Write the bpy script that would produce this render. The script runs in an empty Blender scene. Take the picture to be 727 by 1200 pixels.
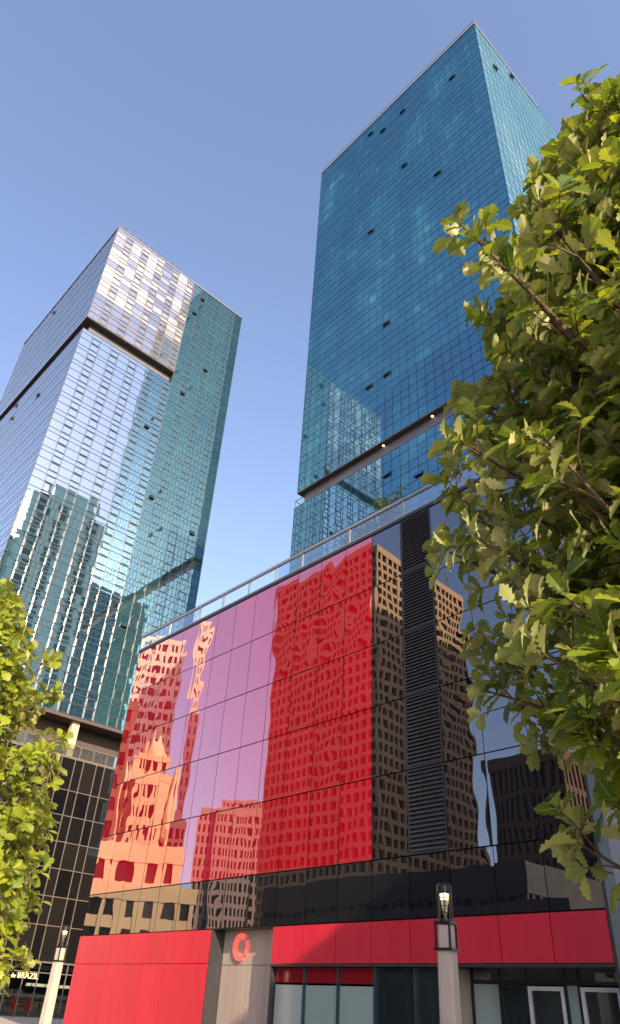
import bpy, math, random
from mathutils import Vector, Matrix
R = math.radians
S = bpy.context.scene

# ------------------------------------------------------------------ camera
YAW, PITCH, ROLL, FPX = R(48.817), R(35.279), R(3.588), 831.7
EYE = Vector((0, 0, 1.6))
fw = Vector((-math.sin(YAW)*math.cos(PITCH), math.cos(YAW)*math.cos(PITCH), math.sin(PITCH)))
rt0 = Vector((math.cos(YAW), math.sin(YAW), 0)); up0 = rt0.cross(fw)
rt = math.cos(ROLL)*rt0 + math.sin(ROLL)*up0
up = -math.sin(ROLL)*rt0 + math.cos(ROLL)*up0
cd = bpy.data.cameras.new('camera'); cam = bpy.data.objects.new('camera', cd)
S.collection.objects.link(cam); S.camera = cam
m = Matrix((rt, up, -fw)).transposed().to_4x4(); m.translation = EYE
cam.matrix_world = m
cd.sensor_fit = 'VERTICAL'; cd.sensor_height = 36; cd.lens = FPX/1200*36
cd.clip_start = 0.05; cd.clip_end = 4000

# ------------------------------------------------------------------ sky, sun, exposure
SUN_EL = R(24); SUN_AZ = math.atan2(0.945, -0.325)      # azimuth from +Y towards +X
sd = Vector((math.sin(SUN_AZ)*math.cos(SUN_EL), math.cos(SUN_AZ)*math.cos(SUN_EL), math.sin(SUN_EL)))
W = bpy.data.worlds.new('World'); S.world = W; W.use_nodes = True
nt = W.node_tree; nt.nodes.clear()
sky = nt.nodes.new('ShaderNodeTexSky'); sky.sky_type = 'NISHITA'; sky.sun_disc = False
sky.sun_elevation = SUN_EL; sky.sun_rotation = SUN_AZ
sky.air_density = 1.0; sky.dust_density = 2.0; sky.ozone_density = 2.6; sky.altitude = 100
bg = nt.nodes.new('ShaderNodeBackground'); bg.inputs[1].default_value = 0.15
wo = nt.nodes.new('ShaderNodeOutputWorld')
tint = nt.nodes.new('ShaderNodeMixRGB'); tint.blend_type = 'MULTIPLY'; tint.inputs[0].default_value = 1
tint.inputs[2].default_value = (1.24, 1.10, 1.10, 1)       # a slightly violet evening air
hs = nt.nodes.new('ShaderNodeHueSaturation'); hs.inputs['Saturation'].default_value = .95
nt.links.new(sky.outputs[0], hs.inputs['Color']); nt.links.new(hs.outputs[0], tint.inputs[1]); nt.links.new(tint.outputs[0], bg.inputs[0]); nt.links.new(bg.outputs[0], wo.inputs[0])
sl = bpy.data.lights.new('sun', 'SUN'); sl.energy = 4.6; sl.angle = R(0.5); sl.color = (1.0, 0.80, 0.56)
so = bpy.data.objects.new('sun', sl); S.collection.objects.link(so)
so.rotation_euler = sd.to_track_quat('Z', 'Y').to_euler(); so.location = (40, -20, 60)
S.view_settings.view_transform = 'Standard'; S.view_settings.look = 'None'
S.view_settings.gamma = 1; S.view_settings.use_curve_mapping = False
S.view_settings.exposure = 1.2
S.cycles.max_bounces = 10; S.cycles.glossy_bounces = 6; S.cycles.transparent_max_bounces = 12

# ------------------------------------------------------------------ materials
MATS = {}
class NT:
    def __init__(s, name):
        s.m = bpy.data.materials.new(name); s.m.use_nodes = True; s.t = s.m.node_tree; s.t.nodes.clear()
        s.out = s.n('OutputMaterial'); MATS[name] = s.m
    def n(s, k, **kw):
        x = s.t.nodes.new('ShaderNode'+k)
        for a, b in kw.items(): setattr(x, a, b)
        return x
    def l(s, a, b): s.t.links.new(a, b)
    def ramp(s, fac, stops):
        r = s.n('ValToRGB'); e = r.color_ramp.elements
        e[0].position, e[0].color = stops[0][0], (*stops[0][1], 1)
        e[1].position, e[1].color = stops[1][0], (*stops[1][1], 1)
        for p, c in stops[2:]:
            k = e.new(p); k.color = (*c, 1)
        s.l(fac, r.inputs[0]); return r.outputs[0]
    def noise(s, scale, detail=4, rough=.55, vec=None, sc=None):
        t = s.n('TexNoise'); t.inputs['Scale'].default_value = scale; t.inputs['Detail'].default_value = detail
        t.inputs['Roughness'].default_value = rough
        if vec is None:
            vec = s.n('TexCoord').outputs['Object']
        if sc:
            mp = s.n('Mapping'); mp.inputs['Scale'].default_value = sc; s.l(vec, mp.inputs[0]); vec = mp.outputs[0]
        s.l(vec, t.inputs['Vector']); return t.outputs['Fac']

def surf(name, c1, c2=None, rough=.6, scale=3, metal=0, bump=0, spec=.4, sc=None, emit=None):
    if name in MATS: return MATS[name]
    q = NT(name); p = q.n('BsdfPrincipled'); q.l(p.outputs[0], q.out.inputs[0])
    p.inputs['Roughness'].default_value = rough; p.inputs['Metallic'].default_value = metal
    p.inputs['Specular IOR Level'].default_value = spec
    c2 = c2 or tuple(x*.8 for x in c1)
    f = q.noise(scale, 5, .6, sc=sc)
    q.l(q.ramp(f, [(.3, c2), (.7, c1)]), p.inputs['Base Color'])
    if bump:
        b = q.n('Bump'); b.inputs['Strength'].default_value = bump; b.inputs['Distance'].default_value = .02
        q.l(q.noise(scale*6, 4), b.inputs['Height']); q.l(b.outputs[0], p.inputs['Normal'])
    if emit:
        p.inputs['Emission Color'].default_value = (*emit[0], 1); p.inputs['Emission Strength'].default_value = emit[1]
    return q.m

def glass(name, stops, tint, f0, f1, rough=0.0, cluster=None, graze=3.0):
    """opaque coated glazing: dark interior seen through a mirror-like tinted coat"""
    q = NT(name)
    at = q.n('Attribute', attribute_name='rnd')
    fac = at.outputs['Fac']
    if cluster:
        nz = q.noise(cluster[0], 3, .6, sc=cluster[2])
        a = q.n('MapRange'); a.inputs[1].default_value = .35; a.inputs[2].default_value = .68; q.l(nz, a.inputs[0])
        mx = q.n('Math', operation='MULTIPLY_ADD'); q.l(a.outputs[0], mx.inputs[0]); mx.inputs[1].default_value = cluster[1]
        sb = q.n('Math', operation='MULTIPLY'); q.l(fac, sb.inputs[0]); sb.inputs[1].default_value = 1-cluster[1]
        q.l(sb.outputs[0], mx.inputs[2]); fac = mx.outputs[0]
    col = q.ramp(fac, stops)
    d = q.n('BsdfDiffuse'); q.l(col, d.inputs[0])
    g = q.n('BsdfGlossy'); g.inputs['Color'].default_value = (*tint, 1); g.inputs['Roughness'].default_value = rough
    lw = q.n('LayerWeight'); lw.inputs[0].default_value = .5
    p3 = q.n('Math', operation='POWER'); q.l(lw.outputs['Facing'], p3.inputs[0]); p3.inputs[1].default_value = graze
    tc = q.n('MixRGB'); q.l(p3.outputs[0], tc.inputs[0]); tc.inputs[1].default_value = (*tint, 1); tc.inputs[2].default_value = (.95, .97, 1, 1); q.l(tc.outputs[0], g.inputs['Color'])
    mr = q.n('MapRange'); q.l(lw.outputs['Facing'], mr.inputs[0]); mr.inputs[3].default_value = f0; mr.inputs[4].default_value = f1
    pw = q.n('Math', operation='POWER'); q.l(lw.outputs['Facing'], pw.inputs[0]); pw.inputs[1].default_value = 2.2
    q.l(pw.outputs[0], mr.inputs[0])
    x = q.n('MixShader'); q.l(mr.outputs[0], x.inputs[0]); q.l(d.outputs[0], x.inputs[1]); q.l(g.outputs[0], x.inputs[2])
    q.l(x.outputs[0], q.out.inputs[0]); return q.m

def clear_glass(name, tint=(.85, .93, .95), refl=.12):
    q = NT(name); t = q.n('BsdfTransparent'); t.inputs[0].default_value = (*tint, 1)
    g = q.n('BsdfGlossy'); g.inputs['Roughness'].default_value = 0
    fr = q.n('Fresnel'); fr.inputs[0].default_value = 1.5
    a = q.n('Math', operation='ADD'); q.l(fr.outputs[0], a.inputs[0]); a.inputs[1].default_value = refl
    x = q.n('MixShader'); q.l(a.outputs[0], x.inputs[0]); q.l(t.outputs[0], x.inputs[1]); q.l(g.outputs[0], x.inputs[2])
    q.l(x.outputs[0], q.out.inputs[0]); return q.m

M_RED   = glass('red_glass', [(0, (.27, .001, .010)), (1, (.31, .002, .012))], (.90, .90, .97), .21, .88)
M_BLACK = glass('black_glass', [(0, (.006, .006, .008)), (1, (.012, .012, .014))], (.85, .86, .90), .23, .52)
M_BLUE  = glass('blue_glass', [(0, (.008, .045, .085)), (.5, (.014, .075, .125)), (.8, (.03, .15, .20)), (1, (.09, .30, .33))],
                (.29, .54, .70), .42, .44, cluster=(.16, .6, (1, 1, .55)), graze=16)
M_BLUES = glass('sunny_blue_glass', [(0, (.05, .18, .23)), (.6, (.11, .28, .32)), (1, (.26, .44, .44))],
                (.46, .66, .76), .40, .80, cluster=(.14, .5, (1, 1, .35)), graze=3)  # lighter copy of the blue glass, sunlight put into its colour
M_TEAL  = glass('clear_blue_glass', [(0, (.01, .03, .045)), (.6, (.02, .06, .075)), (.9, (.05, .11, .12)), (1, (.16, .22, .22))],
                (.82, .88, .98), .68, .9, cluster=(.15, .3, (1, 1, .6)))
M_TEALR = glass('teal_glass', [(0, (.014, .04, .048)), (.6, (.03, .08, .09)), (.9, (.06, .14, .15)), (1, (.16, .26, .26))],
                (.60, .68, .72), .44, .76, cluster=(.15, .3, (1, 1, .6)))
M_PALE  = glass('sunlit_blind_glass', [(0, (.08, .09, .12)), (.35, (.22, .23, .26)), (.7, (.38, .38, .38)), (1, (.58, .56, .52))],
                (.80, .86, .95), .40, .8)  # blinds plus sunlit brightness, both put into the pane colour
M_POD   = glass('podium_glass', [(0, (.004, .004, .005)), (1, (.012, .011, .010))], (.75, .82, .82), .03, .16)
M_FROST = glass('frosted_glass', [(0, (.22, .30, .28)), (1, (.30, .38, .35))], (.9, .95, .95), .12, .6, rough=.12)
M_DIM   = glass('dim_shop_glass', [(0, (.015, .02, .02)), (1, (.05, .06, .06))], (.8, .9, .9), .10, .6)
M_TRAN  = glass('dark_red_glass', [(0, (.16, .006, .01)), (1, (.2, .01, .014))], (.9, .8, .8), .06, .5)
M_CLEAR = clear_glass('clear_glass')
M_RAILG = clear_glass('railing_glass', (.72, .82, .86), .30)
M_FASC  = surf('red_metal_panel', (.48, .013, .032), (.42, .010, .027), .34, 1.1, spec=.55, sc=(3, 3, .35))
def vary(mat, amt):
    t = mat.node_tree; p = next(n for n in t.nodes if n.type == 'BSDF_PRINCIPLED'); src = p.inputs['Base Color'].links[0].from_socket
    oi = t.nodes.new('ShaderNodeObjectInfo'); mr = t.nodes.new('ShaderNodeMapRange'); t.links.new(oi.outputs['Random'], mr.inputs[0])
    mr.inputs[3].default_value = 1-amt; mr.inputs[4].default_value = 1+amt
    h = t.nodes.new('ShaderNodeHueSaturation'); t.links.new(mr.outputs[0], h.inputs['Value']); t.links.new(src, h.inputs['Color']); t.links.new(h.outputs[0], p.inputs['Base Color'])
vary(M_FASC, .07)
M_GREYP = surf('grey_metal_panel', (.38, .315, .27), (.32, .265, .225), .36, .5, metal=.15, sc=(8, 8, .3))
M_DKMET = surf('dark_metal', (.045, .045, .05), rough=.4, metal=.3)
M_LOUV = surf('louver_metal', (.055, .05, .055), rough=.5)
M_BLKMET = surf('black_metal', (.014, .014, .016), rough=.35, metal=.2)
M_MULL  = surf('mullion_metal', (.025, .05, .07), rough=.4, metal=.3)
M_MULLW = surf('warm_mullion_metal', (.17, .135, .11), rough=.4, metal=.2)
M_MULLL = surf('left_mullion_metal', (.07, .085, .095), rough=.4, metal=.3)
M_SILV  = surf('silver_metal', (.28, .29, .31), rough=.35, metal=.5)
M_SOFF  = surf('brown_soffit', (.075, .058, .05), rough=.6)
M_LGREY = surf('light_grey_cladding', (.30, .30, .33), rough=.5, scale=.5)
M_SLATE = surf('slate_panel', (.13, .13, .15), rough=.45, scale=.5)
M_CORE  = surf('dark_core', (.01, .011, .013), rough=.8)
M_COREB = surf('spandrel_core', (.02, .05, .07), rough=.6)
M_CONC  = surf('post_concrete', (.42, .36, .30), (.33, .28, .23), .8, 7, bump=.15, sc=(1, 1, .25))
M_TAN   = surf('tan_concrete', (.50, .32, .18), (.43, .275, .155), .85, .3)
M_ROSE  = surf('rose_granite', (.40, .27, .22), (.34, .23, .19), .7, .3)
M_LIME  = surf('limestone', (.72, .52, .32), (.60, .42, .25), .85, .25)
M_CREAM = surf('cream_stone', (.82, .72, .56), (.72, .62, .48), .8, .3)
M_BRICK = surf('brown_brick', (.17, .10, .07), (.13, .08, .055), .85, .6)
M_DARKB = surf('dark_stone', (.05, .05, .052), (.035, .035, .037), .7, .5)
M_WIN   = surf('dark_window', (.018, .02, .024), rough=.12, spec=.6)  # even dark window glass
M_GREENB = surf('green_spandrel', (.55, .72, .60), (.42, .58, .48), .35, .3)
M_WHITE = surf('white_frame', (.62, .60, .62), rough=.4)
M_ASPH  = surf('asphalt', (.055, .054, .053), (.04, .04, .04), .9, 4, bump=.3)
M_PAVE  = surf('paving_concrete', (.36, .33, .29), (.28, .26, .23), .85, 1.5, bump=.15)
M_GROUND = surf('ground_asphalt', (.10, .095, .09), (.075, .072, .07), .9, .4)
M_BARK  = surf('bark', (.12, .078, .05), (.055, .038, .028), .9, 18, bump=.6, sc=(1, 1, .3))
M_SIGNR = surf('coral_sign', (.85, .07, .06), rough=.35, emit=((1, .14, .11), .4))
M_SIGNY = surf('pale_letter', (.75, .72, .42), rough=.4, emit=((.9, .85, .4), .15))
M_CHAIR = surf('red_upholstery', (.5, .03, .045), rough=.6)
M_WOOD  = surf('orange_wood', (.42, .18, .05), rough=.5)
M_PAINT = surf('interior_paint', (.45, .46, .38), rough=.7)
M_LAMP  = surf('lamp_glow', (1, .8, .5), rough=.4, emit=((1, .72, .38), 1.8))
M_DOWN  = surf('downlight_glow', (1, .85, .6), rough=.4, emit=((1, .8, .5), 2.2))

def leaf_mat(name, top1, top2, und):
    q = NT(name)
    at = q.n('Attribute', attribute_name='rnd')
    uv = q.n('UVMap'); sx = q.n('SeparateXYZ'); q.l(uv.outputs[0], sx.inputs[0])
    # veins: u along, v = |offset| from midrib
    k = q.n('Math', operation='MULTIPLY_ADD'); q.l(sx.outputs[1], k.inputs[0]); k.inputs[1].default_value = -1.1; q.l(sx.outputs[0], k.inputs[2])
    k2 = q.n('Math', operation='MULTIPLY'); q.l(k.outputs[0], k2.inputs[0]); k2.inputs[1].default_value = 44
    s_ = q.n('Math', operation='SINE'); q.l(k2.outputs[0], s_.inputs[0])
    vr = q.n('MapRange'); q.l(s_.outputs[0], vr.inputs[0]); vr.inputs[1].default_value = .82; vr.inputs[2].default_value = 1
    vr.inputs[3].default_value = 0; vr.inputs[4].default_value = .35
    mid = q.n('MapRange'); q.l(sx.outputs[1], mid.inputs[0]); mid.inputs[1].default_value = 0; mid.inputs[2].default_value = .022
    mid.inputs[3].default_value = .5; mid.inputs[4].default_value = 0
    vm = q.n('Math', operation='MAXIMUM'); q.l(vr.outputs[0], vm.inputs[0]); q.l(mid.outputs[0], vm.inputs[1])
    ctop = q.ramp(at.outputs['Fac'], [(0, top1), (1, top2)])
    cv = q.n('MixRGB'); q.l(vm.outputs[0], cv.inputs[0]); q.l(ctop, cv.inputs[1]); cv.inputs[2].default_value = (.30, .32, .08, 1)
    geo = q.n('NewGeometry')
    cb = q.n('MixRGB'); q.l(geo.outputs['Backfacing'], cb.inputs[0]); q.l(cv.outputs[0], cb.inputs[1])
    cu = q.n('MixRGB'); q.l(vm.outputs[0], cu.inputs[0]); q.l(q.ramp(at.outputs['Fac'], [(.45, tuple(a*.5+b*.5 for a, b in zip(und, (.10, .16, .02)))), (.8, und)]), cu.inputs[1]); cu.inputs[2].default_value = (.30, .27, .13, 1)
    q.l(cu.outputs[0], cb.inputs[2])
    p = q.n('BsdfPrincipled'); p.inputs['Roughness'].default_value = .48; p.inputs['Specular IOR Level'].default_value = .3
    q.l(cb.outputs[0], p.inputs['Base Color'])
    tr = q.n('BsdfTranslucent')
    tc = q.n('MixRGB', blend_type='MULTIPLY'); tc.inputs[0].default_value = 1; q.l(cv.outputs[0], tc.inputs[1]); tc.inputs[2].default_value = (2.2, 1.9, .7, 1)
    q.l(tc.outputs[0], tr.inputs[0])
    x = q.n('MixShader'); x.inputs[0].default_value = .40; q.l(p.outputs[0], x.inputs[1]); q.l(tr.outputs[0], x.inputs[2])
    q.l(x.outputs[0], q.out.inputs[0]); return q.m
M_LEAF1 = leaf_mat('oak_leaf', (.024, .070, .004), (.150, .195, .007), (.50, .50, .24))
M_LEAF2 = leaf_mat('bright_oak_leaf', (.09, .15, .008), (.26, .29, .02), (.48, .48, .19))
M_SHRUB = surf('shrub_leaf', (.10, .16, .03), (.05, .09, .015), .6, 3)

# ------------------------------------------------------------------ mesh helpers
class MB:
    def __init__(s): s.v = []; s.f = []; s.r = []; s.sm = False
    def quad(s, pts, r=.5):
        b = len(s.v); s.v += [tuple(p) for p in pts]; s.f.append(tuple(range(b, b+len(pts)))); s.r.append(r)
    def box(s, x0, x1, y0, y1, z0, z1, r=.5):
        b = len(s.v)
        s.v += [(x0,y0,z0),(x1,y0,z0),(x1,y1,z0),(x0,y1,z0),(x0,y0,z1),(x1,y0,z1),(x1,y1,z1),(x0,y1,z1)]
        for f in ((0,3,2,1),(4,5,6,7),(0,1,5,4),(1,2,6,5),(2,3,7,6),(3,0,4,7)):
            s.f.append(tuple(b+i for i in f)); s.r.append(r)
    def obox(s, O, U, N, u0, u1, n0, n1, z0, z1):
        """box in a facade frame: along U, outward N, up"""
        b = len(s.v); Z = Vector((0,0,1))
        for z in (z0, z1):
            for u, n in ((u0,n0),(u1,n0),(u1,n1),(u0,n1)):
                s.v.append(tuple(O+U*u+N*n+Z*z))
        flip = U.cross(N).z < 0
        for f in ((0,3,2,1),(4,5,6,7),(0,1,5,4),(1,2,6,5),(2,3,7,6),(3,0,4,7)):
            s.f.append(tuple(b+i for i in (reversed(f) if flip else f))); s.r.append(.5)
    def tube(s, pts, rads, n=8, cap=True):
        pts = [Vector(p) for p in pts]; base = len(s.v)
        for i, p in enumerate(pts):
            d = (pts[min(i+1, len(pts)-1)]-pts[max(i-1, 0)]).normalized()
            a = d.orthogonal().normalized() if abs(d.z) < .95 else Vector((1, 0, 0)).cross(d).normalized()
            b = d.cross(a)
            for k in range(n):
                t = 2*math.pi*k/n
                s.v.append(tuple(p+(a*math.cos(t)+b*math.sin(t))*rads[i]))
        for i in range(len(pts)-1):
            for k in range(n):
                s.f.append((base+i*n+k, base+i*n+(k+1)%n, base+(i+1)*n+(k+1)%n, base+(i+1)*n+k)); s.r.append(.5)
        if cap:
            s.f.append(tuple(base+k for k in reversed(range(n)))); s.r.append(.5)
            s.f.append(tuple(base+(len(pts)-1)*n+k for k in range(n))); s.r.append(.5)
    def lathe(s, prof, n=16, c=(0, 0)):
        base = len(s.v)
        for r_, z in prof:
            for k in range(n):
                t = 2*math.pi*k/n; s.v.append((c[0]+r_*math.cos(t), c[1]+r_*math.sin(t), z))
        for i in range(len(prof)-1):
            for k in range(n):
                s.f.append((base+i*n+k, base+i*n+(k+1)%n, base+(i+1)*n+(k+1)%n, base+(i+1)*n+k)); s.r.append(.5)
    def build(s, name, mat, parent=None, smooth=False, uv=None):
        me = bpy.data.meshes.new(name); me.from_pydata(s.v, [], s.f); me.materials.append(mat)
        a = me.attributes.new('rnd', 'FLOAT', 'FACE'); a.data.foreach_set('value', s.r)
        if smooth: me.polygons.foreach_set('use_smooth', [True]*len(s.f))
        if uv is not None:
            l = me.uv_layers.new(name='UVMap')
            flat = []
            for f in s.f:
                for i in f: flat += uv[i]
            l.data.foreach_set('uv', flat)
        me.update()
        o = bpy.data.objects.new(name, me); S.collection.objects.link(o)
        if parent: put(o, parent)
        return o
def put(o, parent):
    o.parent = parent; o.matrix_parent_inverse = Matrix.Translation(-Vector(parent['_w'])) if '_w' in parent else Matrix()
def thing(name, label, cat, loc, group=None):
    o = bpy.data.objects.new(name, None); o.empty_display_size = .3; S.collection.objects.link(o)
    o.location = loc; o['_w'] = tuple(loc); o['label'] = label; o['category'] = cat
    if group: o['group'] = group
    return o
def tag(o, label, cat, group=None):
    o['label'] = label; o['category'] = cat
    if group: o['group'] = group
    return o
def inframe(p):
    d = Vector(p)-EYE; z = d.dot(fw)
    if z <= 0: return None
    return (363.5+FPX*d.dot(rt)/z, 600-FPX*d.dot(up)/z)
def blocked(p):
    """behind the red building as seen from the street"""
    d = Vector(p)-EYE
    if d.y <= 20.3: return False
    q = EYE+d*(20/d.y)
    return -38.3 < q.x < -10 and q.z < 19.6

# ------------------------------------------------------------------ ground
o = MB(); o.quad([(-2500,-2500,0),(2500,-2500,0),(2500,2500,0),(-2500,2500,0)]); g = o.build('ground', M_GROUND); g['kind'] = 'structure'
o = MB(); o.box(-68, 40, 6.0, 60, .004, .13); o.box(-110, -68, -10, 60, .004, .132); o.box(-68, 60, -14, 5.0, .004, .128)
g = o.build('pavement', M_PAVE); g['kind'] = 'structure'
o = MB(); o.quad([(-66,5.15,.006),(60,5.15,.006),(60,5.85,.006),(-66,5.85,.006)]); o.quad([(-120,-24,.005),(80,-24,.005),(80,-14.2,.005),(-120,-14.2,.005)])
g = o.build('road', M_ASPH); g['kind'] = 'structure'

# ------------------------------------------------------------------ red and black glass building
Y0 = 20.0; XL, XR = -38.32, -10.15; NC = 17; CW = (XR-XL)/NC
ROWS = [19.6, 16.9, 14.17, 11.55, 8.87, 6.09, 4.26]
bld = thing('glass_office_block', 'low glossy office block clad in red and black mirror glass with black louvre strip', 'building', (XL+14, 34, 0))
b = MB(); b.box(XL+.06, XR-.08, Y0+.10, 50, 4.30, 19.55); b.box(XL+.06, -27.35, Y0+.12, 50, 0, 4.30)
b.box(-27.35, -23.4, 20.75, 50, 0, 4.30); b.box(-23.4, XR-.1, 23.2, 50, 0, 4.30); b.box(-23.4, XR-.1, Y0+.12, 23.2, 3.2, 4.30)
b.build('body', M_CORE, bld)
b = MB(); b.box(XL, XR, Y0-.06, Y0+.4, 19.63, 19.78); b.box(XL, XL+.3, Y0+.4, 50, 19.63, 19.78); b.build('roof_coping', M_DKMET, bld)
b = MB(); b.box(XL+.3, XR-.3, Y0+.4, 50, 19.57, 19.66); b.build('roof', M_LGREY, bld)

def panel(x0, x1, z0, z1, mat, rng, wob, name='cladding_panel', y=Y0):
    nx, nz = 12, 16
    wv = []
    for _ in range(5):
        lx = rng.uniform(.9, 2.4); lz = rng.uniform(1.4, 4.5); a = rng.uniform(0, 6.28)
        if wob > .005: lx, lz = rng.uniform(.6, 1.3), rng.uniform(2.6, 6)
        wv.append((2*math.pi/lx*rng.choice((-1, 1)), 2*math.pi/lz*rng.choice((-1, 1)), a, rng.gauss(0, 1)*wob/(2*math.pi/lx)/2.2))
    tx, tz = rng.gauss(0, .0011), rng.gauss(0, .0011)
    xc, zc = (x0+x1)/2, (z0+z1)/2; hw, hh = (x1-x0)/2, (z1-z0)/2
    bow = rng.gauss(.0004, .0006)
    b = MB(); uvs = []
    for j in range(nz+1):
        for i in range(nx+1):
            x = x0+(x1-x0)*i/nx; z = z0+(z1-z0)*j/nz
            e = (1-((x-xc)/hw)**4)*(1-((z-zc)/hh)**4)*.7+.3
            d = sum(A*math.sin(kx*x+kz*z+a) for kx, kz, a, A in wv)*e + tx*(x-xc)+tz*(z-zc) - bow*(1-((x-xc)/hw)**2)
            b.v.append((x, y+d, z))
    rr = rng.random()
    for j in range(nz):
        for i in range(nx):
            k = j*(nx+1)+i; b.f.append((k, k+1, k+nx+2, k+nx+1)); b.r.append(rr)
    o = b.build(name, mat, bld, smooth=True)
    return o
rng = random.Random(5)
for c in range(NC):
    x0, x1 = XL+c*CW+.014, XL+(c+1)*CW-.014
    for r in range(6):
        z1, z0 = ROWS[r]-.022, ROWS[r+1]+.022
        louv = (c == 13 and r < 5)
        if louv:
            b = MB(); n = 18
            for k in range(n):
                z = z0+.06+(z1-z0-.12)*(k+.5)/n; h = (z1-z0)/n
                b.v += [(x0+.05, Y0-.01, z-h*.30), (x1-.05, Y0-.01, z-h*.30), (x1-.05, Y0+.085, z+h*.42), (x0+.05, Y0+.085, z+h*.42),
                        (x0+.05, Y0-.01, z-h*.16), (x1-.05, Y0-.01, z-h*.16), (x1-.05, Y0+.085, z+h*.56), (x0+.05, Y0+.085, z+h*.56)]
                q = len(b.v)-8
                for f in ((0,3,2,1),(4,5,6,7),(0,1,5,4),(1,2,6,5),(2,3,7,6),(3,0,4,7)): b.f.append(tuple(q+i for i in f)); b.r.append(.5)
            lo = b.build('louver', M_LOUV, bld)
            b = MB(); b.box(x0, x0+.05, Y0-.02, Y0+.09, z0, z1); b.box(x1-.05, x1, Y0-.02, Y0+.09, z0, z1)
            b.box(x0+.05, x1-.05, Y0-.02, Y0+.09, z0, z0+.06); b.box(x0+.05, x1-.05, Y0-.02, Y0+.09, z1-.06, z1)
            fr = b.build('louver_frame', M_DKMET); fr.parent = lo
            fr.matrix_parent_inverse = Matrix()
        else:
            red = c < 12 and r < 5
            hot = red and c >= 8 and r < 2
            left = red and c < 4
            wob = (.0046 if hot else .0028 if left else .0015 if red else .0016)
            if not red and c == 14: wob = .0027
            panel(x0, x1, z0, z1, M_RED if red else M_BLACK, rng, wob)
# roof railing
posts = [-38.25, -35.1, -31.95, -29.75, -27.45, -25.2, -23.2, -19.9, -16.55, -13.3, -10.25]
b = MB()
for x in posts: b.box(x-.035, x+.035, Y0-.03, Y0+.06, 19.79, 20.66)
b.box(XL, XR, Y0-.05, Y0+.09, 20.66, 20.80); b.box(XL, XR, Y0-.04, Y0+.07, 19.785, 19.85)
b.box(XR-.09, XR, Y0+.09, 49, 20.66, 20.78)
for k in range(9): b.box(XR-.08, XR-.01, Y0+3+k*3.3, Y0+3.07+k*3.3, 19.79, 20.66)
rail = b.build('roof_railing', M_SILV, bld)
for i in range(len(posts)-1):
    if 2 <= i < 5: continue
    b = MB(); b.quad([(posts[i]+.05, Y0+.015, 19.87), (posts[i+1]-.05, Y0+.015+rng.uniform(-.01,.01), 19.87), (posts[i+1]-.05, Y0+.015, 20.65), (posts[i]+.05, Y0+.015, 20.65)])
    gp = b.build('railing_glass', M_RAILG); gp.parent = rail
# lower left red panels
n = 7; w = (-27.27+38.32)/n
for i in range(n):
    for z0, z1 in ((0, 3.055), (3.075, 4.24)):
        b = MB(); b.box(XL+i*w+.012, XL+(i+1)*w-.012, Y0-.06, Y0+.10, z0, z1); b.build('wall_panel', M_FASC, bld)
b = MB(); b.box(-27.27, -27.22, Y0-.05, 20.70, 0, 4.24); b.build('wall_return', M_DKMET, bld)
# grey panels in the recess
xs = [-27.2, -25.57, -24.5, -23.42]
for i in range(3):
    for z0, z1 in ((0, 3.05), (3.07, 4.24)):
        b = MB(); b.box(xs[i]+.008, xs[i+1]-.008, 20.6, 20.72, z0, z1); b.build('metal_panel', M_GREYP, bld)
b = MB(); b.box(-27.22, -23.42, Y0+.06, 20.58, 4.245, 4.255+.04); b.build('soffit', M_DKMET, bld)
# fascia
for i in range(8):
    x0 = XR-(8-i)*CW
    b = MB(); b.box(x0+.014, x0+CW-.014, Y0-.05, Y0+.09, 3.06, 4.23); b.build('fascia_panel', M_FASC, bld)
b = MB(); b.box(-23.40, XR, Y0-.07, Y0+.35, 2.975, 3.04); b.box(-23.41, -23.35, Y0-.04, 20.6, 0, 2.975); b.build('canopy_trim', M_DKMET, bld)
# storefront bays
bx = [-23.34, -21.73, -20.07, -18.41, -16.76, -15.62]
for i in range(5):
    x0, x1 = bx[i], bx[i+1]
    b = MB(); b.box(x0+.04, x1-.04, Y0+.16, Y0+.19, .12, 2.44 if i < 3 else 2.96, rng.random())
    wd = b.build('shop_window', M_FROST if i < 3 else M_DIM, bld)
    b = MB(); b.box(x1-.045, x1+.045, Y0+.08, Y0+.24, 0, 2.975); b.box(x0+.045, x1-.045, Y0+.10, Y0+.22, 0, .12)
    f = b.build('window_frame', M_MULL); f.parent = wd
    if i < 3:
        b = MB(); b.box(x0+.06, x1-.06, Y0+.14, Y0+.19, 2.50, 2.96); t = b.build('transom', M_TRAN); t.parent = wd
    if i >= 3:
        b = MB(); b.box(x0+.55, x0+.95, Y0+.26, Y0+.30, .12, 2.94); t = b.build('interior_panel', M_FROST); t.parent = wd
b = MB(); b.box(-15.60, -15.32, Y0-.02, 21.0, 0, 2.975); b.build('entry_jamb', M_GREYP, bld)
b = MB(); b.box(-15.32, XR, Y0+.36, 21.2, 2.99, 3.05); b.build('entry_soffit', M_DKMET, bld)
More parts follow.
